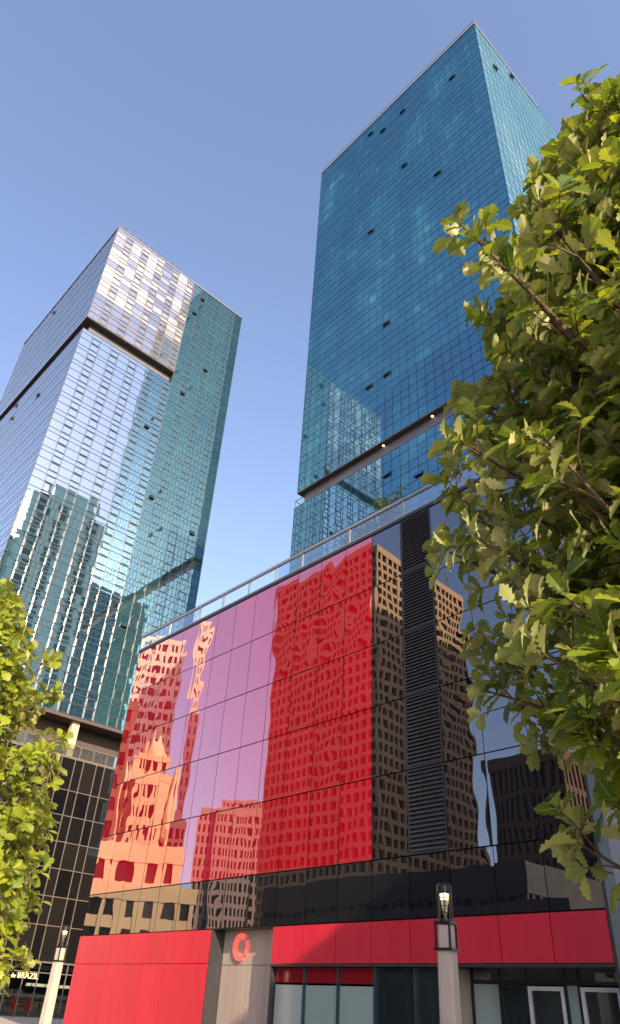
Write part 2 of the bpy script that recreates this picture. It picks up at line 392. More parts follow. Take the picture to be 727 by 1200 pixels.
# entry wall y=21
b = MB()
for x in (-15.28, -14.3, -13.42, -12.2, -11.80, -10.55): b.box(x-.035, x+.035, 20.95, 21.09, 0, 2.985)
b.box(-15.3, XR-.05, 20.96, 21.08, 2.62, 2.70); b.build('entry_frame', M_BLKMET, bld)
for x0, x1, m in ((-15.24, -14.34, M_FROST), (-14.26, -13.46, M_DIM), (-12.16, -11.84, M_FROST), (-10.5, XR-.08, M_FROST)):
    b = MB(); b.box(x0, x1, 21.0, 21.03, .05, 2.61, rng.random()); b.build('side_light', m, bld)
for x0, x1 in ((-15.24, -13.46), (-13.38, -12.24), (-12.16, -11.84), (-11.76, -10.6)):
    b = MB(); b.box(x0, x1, 21.0, 21.03, 2.71, 2.98, rng.random()); b.build('transom_pane', M_DIM, bld)
for x0, x1 in ((-13.37, -12.25), (-11.75, -10.62)):
    b = MB(); b.box(x0+.1, x1-.1, 20.99, 21.02, .2, 2.48, .4); d = b.build('door', M_DIM, bld)
    b = MB(); b.box(x0, x0+.1, 20.94, 21.06, 0, 2.58); b.box(x1-.1, x1, 20.94, 21.06, 0, 2.58); b.box(x0+.1, x1-.1, 20.94, 21.06, 2.48, 2.58); b.box(x0+.1, x1-.1, 20.94, 21.06, 0, .2)
    f = b.build('door_frame', M_WHITE); f.parent = d
    b = MB(); b.tube([(x1-.16, 20.86, .9), (x1-.16, 20.86, 1.4)], [.018]*2); b.tube([(x1-.16, 20.86, .95), (x1-.16, 20.99, .95)], [.012]*2); b.tube([(x1-.16, 20.86, 1.35), (x1-.16, 20.99, 1.35)], [.012]*2)
    f = b.build('handle', M_SILV); f.parent = d
# right end: dark corner post, grey side wall
b = MB(); b.box(XR, XR+.09, Y0-.04, 20.60, 0, 5.13); b.box(XR, XR+.09, Y0-.04, 20.60, 5.16, 19.6); b.build('corner_post', M_DKMET, bld)
b = MB()
for k in range(9):
    for z0, z1 in ((0, 3.05), (3.07, 6.4), (6.42, 9.8), (9.82, 13.1), (13.12, 16.4), (16.42, 19.6)):
        b.box(XR-.07, XR+.05, 20.63+k*3.3, 20.61+(k+1)*3.3, z0, z1)
b.build('side_wall', M_SLATE, bld)
# round emblem on the grey panels
def arc(b, c, r0, r1, a0, a1, y0, y1, n):
    for k in range(n):
        t0, t1 = a0+(a1-a0)*k/n, a0+(a1-a0)*(k+1)/n
        P = lambda r, t, y: (c[0]+r*math.cos(t), y, c[1]+r*math.sin(t))
        b.quad([P(r0,t0,y0), P(r1,t0,y0), P(r1,t1,y0), P(r0,t1,y0)]); b.quad([P(r1,t0,y0), P(r1,t0,y1), P(r1,t1,y1), P(r1,t1,y0)])
        b.quad([P(r0,t0,y1), P(r0,t0,y0), P(r0,t1,y0), P(r0,t1,y1)])
    for t in (a0, a1): b.quad([P(r0,t,y0), P(r1,t,y0), P(r1,t,y1), P(r0,t,y1)])
sg = thing('wall_sign', 'coral red ring emblem open at the right on the grey metal panels', 'sign', (-26.0, 20.55, 3.66))
b = MB(); arc(b, (-26.0, 3.66), .27, .47, R(62), R(298), 20.50, 20.595, 28); b.build('broken_ring', M_SIGNR, sg)
b = MB(); arc(b, (-26.0, 3.66), .35, .47, R(-40), R(28), 20.50, 20.595, 10); b.build('ring_segment', M_SIGNR, sg)

# ------------------------------------------------------------------ curtain wall towers
def cuts(a, z, pat):
    out = [a]; i = 0
    while out[-1] < z-.3:
        nx = out[-1]+pat[i % len(pat)]; i += 1
        if nx > z-.3: nx = z
        out.append(nx)
    return out
PIL = {}
def curtain(root, O, U, N, us, zs, mat, rng, pillow, tilt, mull, mulmat, store, mw=.035, md=.05, skip=None, frames=None, rfun=None):
    Z = Vector((0, 0, 1))
    for j in range(len(zs)-1):
        for i in range(len(us)-1):
            u0, u1, z0, z1 = us[i]+.02, us[i+1]-.02, zs[j]+.02, zs[j+1]-.02
            rr = rng.random() if rfun is None else rfun(i, j, rng)
            pl = pillow*rng.gauss(.8, .6); ta, tb = rng.gauss(0, tilt), rng.gauss(0, tilt)
            vs = []
            for b_ in (0, .5, 1):
                for a_ in (0, .5, 1):
                    d = pl*(1-abs(2*a_-1)**2)*(1-abs(2*b_-1)**2) + ta*(a_-.5)*(u1-u0)+tb*(b_-.5)*(z1-z0)
                    vs.append(O+U*(u0+(u1-u0)*a_)+Z*(z0+(z1-z0)*b_)+N*d)
            store.append((vs, rr, mat))
    if mull:
        b = MB(); W_ = us[-1]-us[0]
        for u in us: b.obox(O, U, N, u-mw, u+mw, -.05, md, zs[0], zs[-1])
        for z in zs: b.obox(O, U, N, us[0], us[-1], -.05, md*.8, z-mw, z+mw)
        if frames:
            for i in range(len(us)-1):
                for j in range(len(zs)-1):
                    if frames(i, j):
                        u0, u1, z0, z1 = us[i]+.10, us[i+1]-.10, zs[j]+.10, zs[j+1]-.10
                        t = .05
                        b.obox(O, U, N, u0, u0+t, -.02, md*1.1, z0, z1); b.obox(O, U, N, u1-t, u1, -.02, md*1.1, z0, z1)
                        b.obox(O, U, N, u0+t, u1-t, -.02, md*1.1, z0, z0+t); b.obox(O, U, N, u0+t, u1-t, -.02, md*1.1, z1-t, z1)
        b.build('mullion_grid', mulmat, root)
def flush_panes(root, store, flip):
    """the hundred that show largest are panes of their own, the rest one object"""
    sc = []
    for k, (vs, rr, mat) in enumerate(store):
        c = vs[4]; p = inframe(c); a = 0
        if p and 0 < p[0] < 727 and 0 < p[1] < 1200 and not blocked(c):
            q = [inframe(vs[t]) for t in (0, 2, 8, 6)]
            if None not in q: a = abs((q[2][0]-q[0][0])*(q[3][1]-q[1][1])-(q[3][0]-q[1][0])*(q[2][1]-q[0][1]))/2
        sc.append((a, k))
    top = set(k for a, k in sorted(sc, reverse=True)[:100])
    rest = {}
    for k, (vs, rr, mat) in enumerate(store):
        b = MB() if k in top else rest.setdefault(mat.name, (MB(), mat))[0]
        n0 = len(b.v); b.v += [tuple(v) for v in vs]
        nrm = (vs[2]-vs[0]).cross(vs[6]-vs[0])
        for j in (0, 1):
            for i in (0, 1):
                q = (n0+j*3+i, n0+j*3+i+1, n0+j*3+i+4, n0+j*3+i+3)
                outward = nrm.dot(EYE+Vector((0, 0, 0))-vs[4]) > 0
                b.f.append(q if outward else q[::-1]); b.r.append(rr)
        if k in top: b.build('window_pane', mat, root, smooth=True)
    for nme, (b, mat) in rest.items():
        o = b.build('window_panes', mat, root, smooth=True); o['kind'] = 'stuff'
def vent(root, O, U, N, u, z, w, h, ang, mat):
    """an opened top-hung vent window"""
    Z = Vector((0, 0, 1)); ca, sa = math.cos(ang), math.sin(ang)
    b = MB()
    P = lambda a, t, n: O+U*(u+a)+Z*(z+h)+(-Z*ca+N*sa)*t*h+(N*ca+Z*sa)*(.08+n)
    for n_ in (0,):
        c = [P(-w/2, 0, 0), P(w/2, 0, 0), P(w/2, 1, 0), P(-w/2, 1, 0), P(-w/2, 0, .06), P(w/2, 0, .06), P(w/2, 1, .06), P(-w/2, 1, .06)]
        for f in ((0,3,2,1),(4,5,6,7),(0,1,5,4),(1,2,6,5),(2,3,7,6),(3,0,4,7)): b.quad([c[i] for i in f], .3)
    v = b.build('vent_window', mat, root)
    b = MB(); b.obox(O, U, N, u-w/2, u+w/2, .062, .075, z+.02, z+h-.02); k = b.build('opening', M_CORE); k.parent = v
    k.matrix_parent_inverse = v.matrix_parent_inverse
X_, Y_ = Vector((1, 0, 0)), Vector((0, 1, 0))

# right tower ------------------------------------------------------
RX0, RX1, RY = -62.4, -23.45, 52.0; RD = 33.0; RZ0, RZ1 = 62.2, 146.6
rtow = thing('glass_tower', 'tall blue glass tower rising behind the red block, with a recessed floor low down', 'building', (-43, 68, 0))
b = MB(); b.box(RX0+.12, RX1-.12, RY+.12, RY+RD, RZ0+.05, RZ1); b.build('upper_core', M_COREB, rtow)
b = MB(); b.box(RX0-.4+.12, RX1-.12, RY+.12, RY+RD, 0, 59.7); b.build('lower_core', M_COREB, rtow)
b = MB(); b.box(RX0+.75, RX1-.75, RY+.75, RY+RD-1, 59.7, RZ0); b.build('recess_wall', M_SLATE, rtow)
b = MB(); b.box(RX0-.02, RX1+.02, RY-.05, RY+RD, RZ0-.14, RZ0+.04); b.build('soffit', M_SOFF, rtow)
for x in (-46.5, -38.5):
    b = MB(); b.lathe([(.001, RZ0-.17), (.16, RZ0-.17), (.16, RZ0-.1)], 10, (x, RY+.55)); b.build('downlight', M_DOWN, rtow)
rng = random.Random(11); store = []
us = cuts(0, RX1-RX0, [1.39]); fl = 3.25
nf = 26; fl = (RZ1-RZ0)/nf; zs = [RZ0]
for k in range(nf): zs += [RZ0+k*fl+fl*.6, RZ0+(k+1)*fl]
colr = [rng.random() for _ in us]
def rf(i, j, g): 
    base = .15+.35*g.random()
    if g.random() < .11: base += .2+.35*g.random()
    if j % 2: base -= .1
    return max(0, min(1, base+.12*(colr[i % len(colr)]-.5)))
curtain(rtow, Vector((RX0, RY, 0)), X_, -Y_, us, zs, M_BLUE, rng, .0012, .0012, True, M_MULL, store, .022, .04, rfun=rf)
us2 = cuts(0, RD, [1.39])
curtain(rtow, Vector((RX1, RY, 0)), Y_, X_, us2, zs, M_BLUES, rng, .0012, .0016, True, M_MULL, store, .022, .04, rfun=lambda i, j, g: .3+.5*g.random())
nl = 18; zl = [59.7-k*3.3 for k in range(nl)][::-1]; zs3 = [zl[0]]
for k in range(nl-1): zs3 += [zl[k]+1.95, zl[k+1]]
curtain(rtow, Vector((RX0-.4, RY, 0)), X_, -Y_, cuts(0, RX1-RX0+.4, [1.39]), zs3, M_BLUE, rng, .0012, .0014, True, M_MULL, store, .022, .04, rfun=lambda i, j, g: .3+.5*g.random())
curtain(rtow, Vector((RX1, RY, 0)), Y_, X_, us2, zs3, M_BLUE, rng, .0012, .0014, True, M_MULL, store, .022, .04)
curtain(rtow, Vector((RX0, RY, 0)), Y_, -X_, us2, zs, M_BLUE, rng, .0012, .0014, True, M_MULL, store, .022, .04)
curtain(rtow, Vector((RX0-.4, RY, 0)), Y_, -X_, us2, zs3, M_BLUE, rng, .0012, .0014, True, M_MULL, store, .022, .04)
flush_panes(rtow, store, 0)
b = MB(); b.box(RX0-.1, RX1+.1, RY-.12, RY+.3, RZ1+.02, RZ1+.75); b.box(RX1-.3, RX1+.1, RY+.3, RY+20.4, RZ1+.02, RZ1+.75); b.box(RX1-1.5, RX1-1.2, RY+20.4, RY+RD, RZ1-.6, RZ1+.1)
b.build('parapet', M_SILV, rtow)
b = MB()
for k in range(13): b.box(RX0+1+k*3, RX0+1.08+k*3, RY, RY+.08, RZ1+.75, RZ1+1.5)
b.box(RX0, RX1, RY, RY+.08, RZ1+1.5, RZ1+1.58); b.build('roof_rail', M_SILV, rtow)
b = MB()
for x in (RX0-.36, RX0+1.2): b.box(x-.03, x+.03, RY+.02, RY+.08, 59.75, 60.9)
b.box(RX0-.4, RX0+1.25, RY, RY+.1, 60.9, 60.98); b.box(RX0-.4, RX0-.33, RY+.1, RY+4, 60.9, 60.98); b.build('terrace_rail', M_SILV, rtow)
for u, z in ((-29.2,135.6),(-40.3,140.4),(-48.4,143.6),(-45.2,140.4),(-40.5,121.7),(-34.0,110.9),(-48.3,110.7),(-45.2,84.5),(-45.2,74.0),(-48.5,73.9),(-45.5,56.5),(-40.6,53.9)):
    vent(rtow, Vector((0, RY, 0)), X_, -Y_, u, z-.4, 1.25, .6, R(16), M_MULL if z > 60 else M_BLUE)
vent(rtow, Vector((RX1, 0, 0)), Y_, X_, 56.7, 136.7, 1.2, .8, R(18), M_MULL)
vent(rtow, Vector((RX1, 0, 0)), Y_, X_, 62.9, 143.7, 1.2, .8, R(18), M_MULL)

# left tower ---------------------------------------------------------
LX, LY0, LYs, LY1, LXB = -75.0, 19.95, 35.2, 46.0, -110.7; LT = 105.6; LS0, LS1 = 80.9, 83.5; LB = 27.2
ltow = thing('glass_tower', 'silvery glass tower with dark slot near its top, on a dark podium', 'building', (-93, 33, 0))
b = MB(); b.box(LXB, LX-.12, LYs+.05, LY1, LB, LT-.05); b.box(LXB, LX-.12, LY0+.12, LYs+.05, LB, LS0); b.box(LXB, LX-.12, LY0+.12, LYs+.05, LS1, LT-.05)
b.build('core', M_COREB, ltow)
b = MB(); b.box(LXB+1, LX-1.1, LY0+1.1, LYs+.05, LS0, LS1); b.build('recess_wall', M_SLATE, ltow)
b = MB(); b.box(LXB, LX+.04, LY0-.04, LYs-.02, LS1-.22, LS1); b.build('slot_soffit', M_SOFF, ltow)
rng = random.Random(23); store = []
fl = 3.08
def zfl(a, z, patt):
    out = [a]; k = 0
    n = round((z-a)/fl); f = (z-a)/n
    for k in range(n):
        for p in patt: out.append(a+k*f+f*p)
    return out
pat3 = (.42, .78, 1)
zlow, ztop = zfl(LB, LS0, pat3), zfl(LS1, LT, pat3)
uL = cuts(0, LYs-LY0, [1.7, 1.35]); uR = cuts(0, LY1-LYs, [1.7, 1.35])
isF = lambda i, j: i % 2 == 1 and j % 3 in (0, 1)
low = lambda i, j, g: g.random()*.5+.1
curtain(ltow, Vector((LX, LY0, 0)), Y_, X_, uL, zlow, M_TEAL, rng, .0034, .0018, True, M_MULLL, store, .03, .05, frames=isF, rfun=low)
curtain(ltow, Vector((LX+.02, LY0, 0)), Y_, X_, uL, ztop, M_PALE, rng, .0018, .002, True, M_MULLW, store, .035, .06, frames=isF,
        rfun=lambda i, j, g: (.12*g.random() if (j < 5 or (5 <= i <= 7 and g.random() < .5)) else g.random()**.7))  # upper rows pale, standing in for the sunlit band
zR = zfl(LB, LT, pat3)
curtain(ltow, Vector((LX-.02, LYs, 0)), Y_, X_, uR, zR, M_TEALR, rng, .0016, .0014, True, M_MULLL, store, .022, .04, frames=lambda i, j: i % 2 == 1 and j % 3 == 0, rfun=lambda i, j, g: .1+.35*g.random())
uW = cuts(0, LX-LXB, [1.7, 1.35])
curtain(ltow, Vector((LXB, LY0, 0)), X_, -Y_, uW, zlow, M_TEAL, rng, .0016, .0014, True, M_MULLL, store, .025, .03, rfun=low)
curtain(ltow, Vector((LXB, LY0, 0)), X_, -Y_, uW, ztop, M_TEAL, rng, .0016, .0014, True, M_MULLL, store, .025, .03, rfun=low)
flush_panes(ltow, store, 0)
b = MB(); b.box(LXB, LX+.1, LY0-.1, LY0+.25, LT, LT+.25); b.box(LX-.25, LX+.1, LY0+.25, LY1, LT, LT+.25); b.build('parapet', M_SILV, ltow)
b = MB()
for k in range(10): b.box(LX-.05, LX, LY0+.3+k*1.35, LY0+.36+k*1.35, LT+.25, LT+1.2)
b.box(LX-.06, LX+.01, LY0, LY0+12.5, LT+1.2, LT+1.27); b.box(LX-.05, LX, LY0, LY0+12.5, LT+.7, LT+.75); b.build('roof_rail', M_SILV, ltow)
for u, z in ((37.4,103.3),(36.5,98.8),(40.6,88.0),(37.5,80.4),(33.0,70.4),(36.2,59.3),(43.5,56.9),(36.3,39.7)):
    vent(ltow, Vector((LX, 0, 0)), Y_, X_, u, z-.4, .75, .6, R(16), M_MULL)
for u, z in ((-96.4,102.9),(-85.7,74.8),(-96.8,80.0),(-96.1,76.8)):
    vent(ltow, Vector((0, LY0, 0)), X_, -Y_, u, z-.4, .8, .6, R(15), M_MULL)
# podium of the left tower
PT = 22.9
b = MB(); b.box(LXB, LX-.1, LY0+.1, 60, 4.4, PT); b.box(LXB, -79.5, LY0+.1, 60, 0, 4.4); b.build('podium_core', M_CORE, ltow)
b = MB(); b.box(LXB, LX+.02, LY0-.02, LY1, LB-.35, LB-.02); b.build('tower_soffit', M_SOFF, ltow)
b = MB(); b.box(LXB, LX-2.6, LY0+1.5, 60, PT, LB-.35); b.build('terrace_wall', M_SOFF, ltow)
for y in (22.0, 33.6, 45.0):
    b = MB(); b.box(LX-1.3, LX-.55, y-.42, y+.42, PT, LB-.35); b.build('column', M_LIME, ltow)
b = MB()
for k in range(20): b.box(LX-.03, LX+.02, 20.2+k*1.6, 20.26+k*1.6, PT+.1, PT+1.25)
b.box(LX-.05, LX+.04, LY0, 60, PT+1.25, PT+1.32); b.box(LX-.1, LX+.06, LY0, 60, PT-.05, PT+.1); tr = b.build('terrace_rail', M_MULLW, ltow)
b = MB(); b.quad([(LX-.005, LY0, PT+.12), (LX-.005, 60, PT+.12), (LX-.005, 60, PT+1.24), (LX-.005, LY0, PT+1.24)]); k = b.build('railing_glass', M_RAILG); k.parent = tr; k.matrix_parent_inverse = tr.matrix_parent_inverse
store = []; zs = [4.42, 7.35, 9.8, 12.25, 14.7, 17.15, 19.6, PT-.1]
pu = cuts(0, 40, [1.55, 1.0])
curtain(ltow, Vector((LX, LY0, 0)), Y_, X_, pu, zs, M_POD, rng, .003, .003, True, M_MULLW, store, .035, .08)
curtain(ltow, Vector((LXB, LY0, 0)), X_, -Y_, cuts(0, LX-LXB, [1.55]), zs, M_POD, rng, .002, .002, True, M_MULLW, store, .03, .06)
bl = {}
bb = MB()
for vs, rr, mat in store:
    n0 = len(bb.v); bb.v += [tuple(v) for v in vs]; out = (vs[2]-vs[0]).cross(vs[6]-vs[0]).dot(EYE-vs[4]) > 0
    for j in (0, 1):
        for i in (0, 1):
            q = (n0+j*3+i, n0+j*3+i+1, n0+j*3+i+4, n0+j*3+i+3); bb.f.append(q if out else q[::-1]); bb.r.append(rr)
bb.build('podium_glazing', M_POD, ltow, smooth=True)
# ground-floor restaurant front
b = MB()
for y in [LY0+k*1.42 for k in range(28)]: b.box(LX-.06, LX+.06, y-.04, y+.04, .13, 4.38)
for z in (1.75, 3.55, 4.36): b.box(LX-.05, LX+.05, LY0, 60, z-.04, z+.04)
b.build('shopfront_frame', M_MULLW, ltow)
b = MB(); b.quad([(LX-.01, LY0, .13), (LX-.01, 60, .13), (LX-.01, 60, 4.36), (LX-.01, LY0, 4.36)]); b.build('shopfront_glass', M_CLEAR, ltow)
b = MB(); b.box(-79.4, -79.1, 33.2, 34.2, .13, 4.3); b.box(-78.6, -78.3, 36.2, 42, 2.5, 2.75); b.box(-79.4, -79.2, 20, 60, 3.9, 4.3); b.build('interior_wall', M_PAINT, ltow)
b = MB(); b.box(-77.5, -77.3, 30, 33.2, 2.75, 3.0); b.box(-77.6, -77.0, 35.4, 37.2, .95, 1.1); b.build('counter_shelf', M_WOOD, ltow)
def text_mesh(s, size, name, mat, depth=.02):
    cu = bpy.data.curves.new(name, 'FONT'); cu.body = s; cu.size = size; cu.extrude = depth; cu.resolution_u = 2
    t = bpy.data.objects.new(name, cu); S.collection.objects.link(t)
    dg = bpy.context.evaluated_depsgraph_get(); me = bpy.data.meshes.new_from_object(t.evaluated_get(dg))
    bpy.data.objects.remove(t); me.materials.clear(); me.materials.append(mat); me.name = name
    return me
sg = thing('restaurant_sign', 'pale lettering of a restaurant name across the podium shopfront', 'sign', (LX+.14, 33.4, 3.02))
y_ = 30.85
for wd, sz in (('TEXAS', .64), ('de', .5), ('BRAZIL', .64)):
    me = text_mesh(wd, sz, 'lettering', M_SIGNY, .03)
    xs_ = [v.co.x for v in me.vertices]
    me.transform(Matrix(((0, 0, 1, LX+.14), (1, 0, 0, y_-min(xs_)), (0, 1, 0, 3.02), (0, 0, 0, 1))))
    o_ = bpy.data.objects.new('lettering', me); S.collection.objects.link(o_); put(o_, sg)
    y_ += max(xs_)-min(xs_)+.2
def chair(x, y, lab):
    c = thing('chair', lab, 'chair', (x, y, .14), 'red chairs inside the restaurant')
    b = MB(); b.box(x-.25, x+.25, y-.24, y+.24, .56, .66); b.build('seat', M_CHAIR, c)
    b = MB(); b.box(x-.25, x-.17, y-.24, y+.24, .66, 1.55); b.build('backrest', M_CHAIR, c)
    for dx in (-.2, .2):
        for dy in (-.19, .19):
            b = MB(); b.tube([(x+dx, y+dy, .14), (x+dx, y+dy, .56)], [.02, .025], 6); b.build('leg', M_WOOD, c)
chair(-76.4, 34.6, 'red high-backed chair below the restaurant lettering, farther from the lamp post')
chair(-76.4, 36.0, 'red high-backed chair behind the shopfront glass, right beside the lamp post')

# ------------------------------------------------------------------ masonry towers across the street (mirrored in the glass, or added to block light)
def masonry(name, label, x0, x1, y0, y1, z0, z1, cp, fp, pw, sh, wall, root=None, cap=1.5, depth=.35, part='wall', rot=0):
    rt_ = root or thing(name, label, 'building', ((x0+x1)/2, (y0+y1)/2, 0))
    b = MB(); b.box(x0+depth, x1-depth, y0+depth, y1-depth, z0, z1-.1); b.build('glazing', M_WIN, rt_)
    b = MB()
    nz = max(1, round((z1-cap-z0)/fp)); f = (z1-cap-z0)/nz
    for axis, a0, a1 in (('x', x0, x1), ('y', y0, y1)):
        n = max(1, round((a1-a0)/cp)); c = (a1-a0)/n
        for side in (0, 1):
            for k in range(n+1):
                w = pw*(1.0 if k not in (0, n) else 1.6)
                m0 = max(a0, a0+k*c-w/2); m1 = min(a1, a0+k*c+w/2)
                if axis == 'x':
                    yy = (y0, y0+depth) if side == 0 else (y1-depth, y1); b.box(m0, m1, yy[0], yy[1], z0, z1-cap)
                else:
                    if k in (0, n): m0, m1 = (m0+depth, m1) if k == 0 else (m0, m1-depth)
                    xx = (x0, x0+depth) if side == 0 else (x1-depth, x1); b.box(xx[0], xx[1], m0, m1, z0, z1-cap)
    for k in range(nz+1):
        zz = z0+k*f; d2 = .06
        b.box(x0+d2, x1-d2, y0+d2, y1-d2, zz-sh*.0, min(zz+sh, z1-cap))
    b.box(x0-.1, x1+.1, y0-.1, y1+.1, z1-cap, z1)
    b.build(part, wall, rt_)
    if rot: rt_.rotation_euler.z = R(rot)
    return rt_
A_ = lambda v: 40-v     # distance seen in the mirror -> place across the street
masonry('office_tower', 'tan concrete office tower with a regular window grid mirrored in the red glass', -124, -91.5, A_(133), A_(100), 0, 89.3, 2.0, 2.35, .66, .85, M_TAN, depth=.7)
masonry('office_tower', 'unseen dark slab tower added to shade the lower part of the tan tower', -38, -12, A_(164), A_(112), 0, 98, 2.4, 3.6, .8, 1.2, M_DARKB)  # out of view; added to cast the shadow on the tan tower
# each of these faces the red block at an angle: built square, then turned about its own base
t2 = masonry('stepped_tower', 'rose granite tower with stepped top mirrored low in the red glass', -215, -204, -136, -107, 0, 57.5, 1.45, 3.5, .7, 1.2, M_ROSE, cap=2, rot=38)
masonry('', '', -216, -203, -127.5, -114, 57.5, 60.5, 1.7, 3, .9, 1, M_ROSE, root=t2, cap=1, part='roof_block')
masonry('', '', -203.9, -202.5, -128, -113, 0, 57.5, 1.45, 3.5, .7, 1.2, M_ROSE, root=t2, cap=2, part='center_bay')
masonry('office_tower', 'tall cream tower with close window grid behind the ornate limestone tower', -156, -147, -51, -39, 0, 77, 1.55, 2.9, .7, 1.15, M_CREAM, rot=30)
masonry('slim_tower', 'slim pale tower standing alone right of the cream tower', -171, -167, -70.2, -67.2, 0, 98, 1.5, 3.4, .8, 1.3, M_CREAM, rot=33)
t3 = masonry('ornate_tower', 'ornate orange limestone tower with tall shaft and small turrets', -119.5, -111, -31.5, -22.7, 0, 34, 1.75, 3.1, 1.15, 1.3, M_LIME, cap=1.2, rot=31)
masonry('', '', -118, -112.2, -30, -24, 34, 37.6, 1.5, 3, .7, .9, M_LIME, root=t3, cap=1, part='crown')
masonry('', '', -110.9, -109.7, -29.4, -24.8, 0, 33, 1.15, 3.1, .6, 1.2, M_LIME, root=t3, cap=1.2, part='center_bay')
b = MB(); b.lathe([(2.4, 37.6), (2.2, 38.6), (1.3, 40.2), (.5, 41.4), (.1, 43)], 12, (-115, -27)); b.build('cupola', M_LIME, t3)
b = MB()
for y in (-31.2, -23): b.lathe([(.6, 0), (.6, 32), (.85, 33.5), (.1, 36)], 8, (-111.2, y))
b.build('turret', M_LIME, t3)
masonry('corner_block', 'narrow red-shadowed corner block left of the ornate tower', -112, -105.7, -18.4, -15.2, 0, 43, 2.2, 3.6, 1.0, 1.4, M_BRICK, rot=28)
t5 = masonry('broad_block', 'broad limestone block with large windows below the ornate tower', -90, -81.6, -15.5, -2.3, 0, 17.2, 2.9, 3.5, 1.25, 1.7, M_LIME, cap=1.9, rot=31)
masonry('', '', -81.5, -77, -17.2, -3.2, 0, 12.3, 2.0, 2.9, .8, 1.1, M_LIME, root=t5, cap=1.5, part='front_wing')
t4 = masonry('gabled_tower', 'small cream tower with gabled top beyond the ornate tower', -157, -151, -61.6, -54.4, 0, 36.5, 1.4, 2.8, .55, .7, M_CREAM, rot=33)
b = MB()
b.v = [(-157, -61.6, 36.5), (-151, -61.6, 36.5), (-151, -54.4, 36.5), (-157, -54.4, 36.5), (-157, -58, 39.6), (-151, -58, 39.6)]
b.f = [(0, 1, 5, 4), (2, 3, 4, 5), (1, 2, 5), (3, 0, 4)]; b.r = [.5]*4; b.build('gable_roof', M_CREAM, t4)
masonry('brick_block', 'brown brick building with upright piers mirrored in the black glass', -53.5, -43.5, A_(104), A_(80), 0, 29.5, 1.0, 3.4, .45, .7, M_BRICK)
masonry('brick_block', 'lower brown building with ladder-like balconies next to the pier-faced brick block', -43.2, -38, A_(96), A_(82), 0, 21, 4.0, 1.9, .4, .6, M_BRICK)
masonry('low_block', 'long low dark block with a pale colonnade mirrored above the red fascia', -70, -36, A_(72), A_(58), 0, 13.2, 1.1, 5, .35, 1.0, M_DARKB, cap=2.5)
masonry('low_block', 'dark low wing with a flat canopy mirrored at the right end', -60, -28, A_(56), A_(50), 0, 9.0, 2.4, 4, .5, .8, M_DARKB, cap=1.2)
# green balcony tower opposite the left tower
gt = thing('apartment_tower', 'green glass apartment tower with dark balcony recesses mirrored in the left tower', 'building', (75, 78, 0))
b = MB(); b.box(60, 90, 58, 92, 0, 143); b.box(60.5, 88, 64, 82, 143, 150); b.box(62, 88, 92, 99, 0, 134); b.build('body', M_GREENB, gt)
b = MB()
for k in range(40):
    z = 5+k*3.45
    for y0, y1 in ((61, 64.5), (68.5, 71), (80, 83), (86, 88)): b.box(59.2, 60.05, y0, y1, z, z+2.0)
b.build('balcony', M_WIN, gt)
b = MB()
for y in (65.5, 67.3, 74, 78, 84.3, 90): b.box(59.6, 60.02, y-.5, y+.5, 0, 143)
b.build('rib', M_CREAM, gt)
masonry('apartment_tower', 'dark grey slab with rows of small windows beside the green balcony tower', 63, 86, 100, 114, 0, 121, 2.2, 3.3, .7, 1.1, M_DARKB)
masonry('apartment_tower', 'darker curved-looking wing tower left of the green balcony tower', 66, 88, 40, 57.5, 0, 126, 2.6, 3.3, .5, 1.1, M_GREENB)
masonry('office_tower', 'pale high-rise added out of view to block sky glare mirrored between the glass towers', 70, 95, -10, 14, 0, 124, 2.4, 3.4, .9, 1.3, M_CREAM)  # added to keep bright sky near the sun out of the double reflection
masonry('shade_block', 'plain unseen block added across the plaza to shade the right end of the red block', 16, 34, .9, 18, 0, 21, 3, 3.6, 1.0, 1.3, M_TAN)  # added off-frame so the right post and fascia fall in shadow

